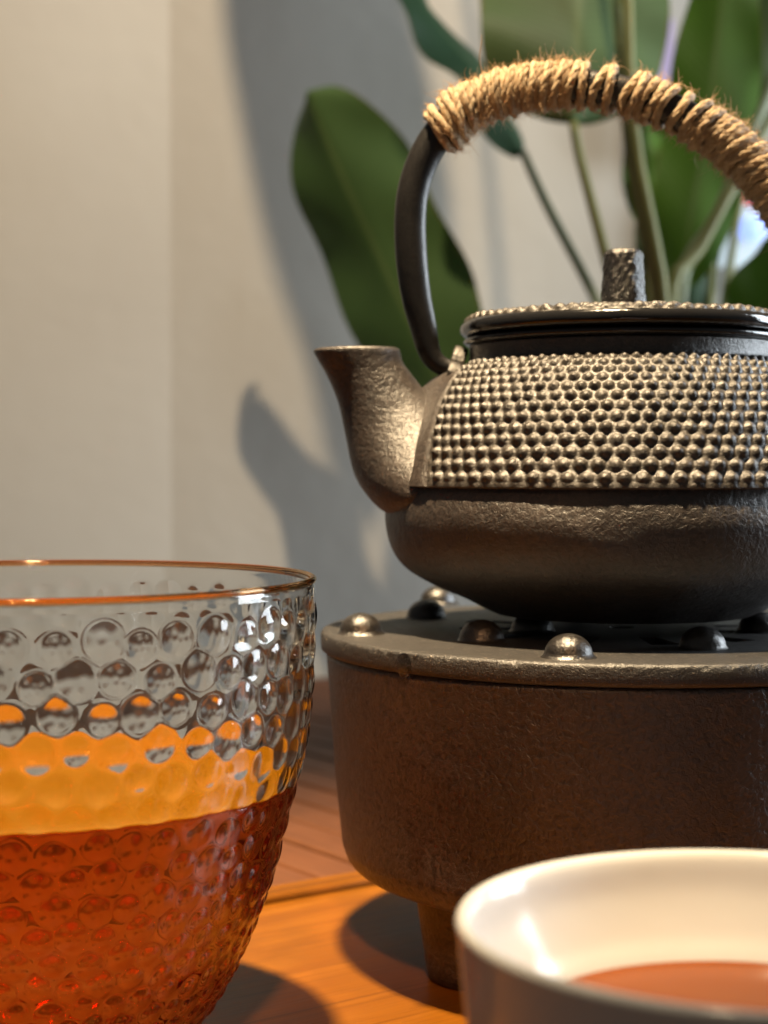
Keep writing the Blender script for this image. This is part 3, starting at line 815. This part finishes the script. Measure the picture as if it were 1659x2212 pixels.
def leaf(mid, width, mat, face=(0, -1, 0), fold=0.12, blunt=1.6, wave=0.004, n=40, m=13):
    """mid: mid-rib points base -> tip; width: full width; face: the way its upper side looks"""
    md = smooth_prof([tuple(p) for p in mid], 200); tt = [0.5 - 0.5 * math.cos(PI * i / (n - 1)) for i in range(n)]
    mid = np.stack([np.interp(tt, np.linspace(0, 1, 200), md[:, k]) for k in range(3)], 1)
    fc = Vector(face).normalized(); vs = []; uvs = []; fs = []
    for sidei in (0, 1):
        for i in range(n):
            tpos = tt[i]
            a = Vector(mid[max(i - 1, 0)]); b = Vector(mid[min(i + 1, n - 1)]); tn = (b - a).normalized()
            x = tn.cross(fc).normalized(); nz = x.cross(tn).normalized()
            w = width / 2 * math.sqrt(max(0.0, 1 - abs(2 * tpos ** 0.9 - 1) ** (blunt * 0.95))) + 0.0004
            for j in range(m):
                q = -1 + 2 * j / (m - 1)
                lift = -fold * width * abs(q) ** 1.2 + wave * math.sin(tpos * 17 + q * 2 + width * 90) * abs(q)
                th = -0.0006 if sidei else 0.0
                vs.append(Vector(mid[i]) + x * (q * w) + nz * (lift + th) - PO)
                uvs.append((j / (m - 1), tpos))
        b0 = sidei * n * m
        for i in range(n - 1):
            for j in range(m - 1):
                k = b0 + i * m + j; qd = (k, k + 1, k + m + 1, k + m)
                fs.append(qd if not sidei else tuple(reversed(qd)))
    o = mesh_obj('leaf', vs, fs, mat, plant)
    ul = o.data.uv_layers.new(name='UVMap')
    vi = np.empty(len(o.data.loops), dtype=np.int32); o.data.loops.foreach_get('vertex_index', vi)
    ul.data.foreach_set('uv', np.array(uvs)[vi].ravel())
    return o
def stem(pts, r0, r1, mat=None):
    p = smooth_prof([tuple(q) for q in pts], 30)
    v, f = tube([Vector(q) - PO for q in p], list(np.linspace(r0 * 0.8, r1 * 0.8, 30)), 12)
    return mesh_obj('stem', v, f, mat or M_STEM, plant)
root = lambda dx=0, dy=0: Vector((PX + dx, PY + dy, 0.105))
# left leaf reaching toward the wall
A0 = P(985, 900, 1.08)
leaf([A0, P(915, 760, 1.10), P(822, 560, 1.12), P(730, 360, 1.12), P(662, 196, 1.12)], 0.099, M_LEAFA, (-0.54, -0.84, -0.08), blunt=3.4)
stem([root(-0.02, 0.0), P(1180, 1060, 1.02), A0], 0.0055, 0.004)
# narrow leaf seen edge on at the top
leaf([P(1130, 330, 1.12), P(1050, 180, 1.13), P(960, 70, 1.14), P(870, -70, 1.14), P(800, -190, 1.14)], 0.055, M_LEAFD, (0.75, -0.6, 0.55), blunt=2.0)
stem([root(-0.03, 0.01), P(1350, 830, 1.05), P(1290, 655, 1.08), P(1180, 440, 1.10), P(1130, 330, 1.12)], 0.005, 0.0035, M_STEMP)
# broad leaf over the handle
leaf([P(1238, 262, 1.0), P(1245, 120, 1.0), P(1255, -80, 1.02), P(1265, -300, 1.04)], 0.116, M_LEAF, (0.10, -1, 0.1), blunt=2.8, fold=0.10)
stem([root(-0.01, -0.02), P(1370, 800, 0.98), P(1310, 560, 0.99), P(1255, 350, 1.0), P(1238, 262, 1.0)], 0.0058, 0.0035)
# bright leaf behind the handle
leaf([P(1470, 620, 1.06), P(1490, 480, 1.06), P(1530, 250, 1.07), P(1558, 0, 1.08), P(1570, -150, 1.09)], 0.058, M_LEAFB, (-0.35, -1, 0.2), blunt=2.4)
leaf([P(1402, 490, 1.10), P(1402, 420, 1.10), P(1400, 340, 1.10), P(1396, 245, 1.11)], 0.034, M_LEAFB, (-0.2, -1, 0.3), blunt=1.9)
stem([root(0.0, -0.03), P(1430, 700, 0.96), P(1395, 500, 0.96), P(1362, 320, 0.97), P(1345, 150, 0.98), P(1335, 0, 0.99)], 0.0062, 0.004)
stem([root(0.01, 0.02), P(1445, 800, 1.03), P(1465, 700, 1.05), P(1470, 620, 1.06)], 0.005, 0.0035)
stem([root(0.0, 0.03), P(1420, 760, 1.05), P(1405, 600, 1.08), P(1400, 480, 1.10)], 0.0045, 0.0032)
# dark leaf behind
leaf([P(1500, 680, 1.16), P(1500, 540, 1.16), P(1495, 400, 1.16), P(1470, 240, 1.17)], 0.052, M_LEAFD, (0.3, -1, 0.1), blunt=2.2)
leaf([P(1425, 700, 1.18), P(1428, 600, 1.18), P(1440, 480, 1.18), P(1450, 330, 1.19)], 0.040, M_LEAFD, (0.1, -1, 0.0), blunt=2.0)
# right edge
leaf([P(1600, 240, 1.14), P(1625, 150, 1.14), P(1670, 0, 1.15), P(1720, -150, 1.16)], 0.050, M_LEAF, (-0.5, -1, 0.6), blunt=2.2)
leaf([P(1590, 740, 1.0), P(1650, 660, 0.99), P(1735, 570, 0.98), P(1830, 480, 0.98)], 0.060, M_LEAFB, (-0.2, -1, 0.4), blunt=2.2)
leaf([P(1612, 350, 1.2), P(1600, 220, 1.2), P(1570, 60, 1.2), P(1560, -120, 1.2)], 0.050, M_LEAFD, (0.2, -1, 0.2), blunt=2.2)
stem([root(0.02, 0.01), P(1470, 640, 1.02), P(1545, 470, 1.03), P(1620, 300, 1.05), P(1700, 100, 1.07)], 0.0062, 0.004, M_STEMP)
stem([root(0.015, -0.02), P(1450, 660, 0.96), P(1510, 540, 0.97), P(1590, 390, 0.98), P(1690, 210, 1.0)], 0.0055, 0.004)
stem([root(0.03, -0.01), P(1530, 790, 0.99), P(1590, 740, 1.0)], 0.005, 0.0035)
stem([root(0.03, 0.03), P(1560, 700, 1.15), P(1612, 350, 1.2)], 0.005, 0.0035)
stem([root(0.02, 0.04), P(1480, 800, 1.12), P(1500, 680, 1.16)], 0.004, 0.003)
stem([root(0.01, 0.05), P(1440, 800, 1.12), P(1425, 700, 1.18)], 0.004, 0.003)
stem([root(0.03, 0.02), P(1540, 520, 1.12), P(1600, 240, 1.14)], 0.004, 0.003)

# tall leaf arching over the top of the picture, its tip hanging down
def shade(u, v, k=0.6):
    L = Vector((0.190, 0.32, 1.240)); return L + (P(u, v, WALL_Y) - L) * k
leaf([shade(600, -420), shade(620, -250), shade(665, 0), shade(725, 280), shade(785, 560), shade(812, 850), shade(795, 1170)], 0.090, M_LEAF, (0.1, -1, 0.3), blunt=1.8)
stem([root(0.0, -0.035), P(1440, 700, 0.95), P(1410, 500, 0.95), P(1375, 320, 0.96), P(1360, 150, 0.96), P(1350, -100, 0.97), (0.115, 0.96, 0.75), (0.08, 0.94, 0.93), tuple(shade(600, -420))], 0.0042, 0.003)
# bright things glimpsed between the leaves, against the wall
def panel(name, u0, u1, v0, v1, Y, mat, label, cat):
    a = P(u0, v1, Y); b = P(u1, v0, Y)
    v, f = box(0, b.x - a.x, 0, 0.006, 0, b.z - a.z, 0.0008)
    o = mesh_obj(name, v, f, mat, smooth=False); o.location = (a.x, Y, a.z)
    return tag(o, label, cat)

t = NT('lilac_banner'); sep = t.add('ShaderNodeSeparateXYZ'); t.link(t.tc.outputs['Object'], sep.inputs[0])
t.link(t.ramp(t.math('MULTIPLY', sep.outputs[0], 30.0), [(0.42, (0.80, 0.84, 0.86)), (0.50, (0.50, 0.42, 0.66))]), t.b.inputs['Base Color']); t.set(Roughness=0.6); M_BAN = t.m
panel('hanging_banner', 1352, 1456, 40, 345, 1.300, M_BAN, 'white and lilac banner hung on the wall between the upper leaves', 'banner')
SY = 1.285
a = P(1548, 575, SY); b = P(1720, 372, SY)
sign = empty('wall_sign', (a.x, SY, a.z)); tag(sign, 'pale lit sign with red patches at the right edge behind the leaves', 'sign')
W_, H_ = b.x - a.x, b.z - a.z
mesh_obj('sign_face', *box(0, W_, 0, 0.012, 0, H_, 0.001), emit('sign_white', (0.62, 0.72, 0.76), 0.55), sign, smooth=False)
MR = emit('sign_red', (0.75, 0.05, 0.06), 0.9)
for (u0, u1, v0, v1) in ((1556, 1584, 412, 446), (1596, 1640, 402, 440), (1632, 1675, 418, 452)):
    q0 = P(u0, v1, SY); q1 = P(u1, v0, SY)
    o = mesh_obj('red_patch', *box(0, q1.x - q0.x, -0.002, -0.0002, 0, q1.z - q0.z, 0.0003), MR, sign, smooth=False); o.location = (q0.x - a.x, 0, q0.z - a.z)
v, f = lathe([(0.0095, 0.0), (0.0095, 0.003), (0.008, 0.006), (0.005, 0.0078), (0.001, 0.0083)], 32)
bl = mesh_obj('blue_lamp', v, f, emit('blue_glow', (0.28, 0.40, 1.0), 1.6)); q = P(1625, 494, SY - 0.004)
bl.location = (q.x, SY - 0.0005, q.z); bl.rotation_euler = (PI / 2, 0, 0)
tag(bl, 'small round glowing blue lamp below the red patches of the sign', 'lamp')
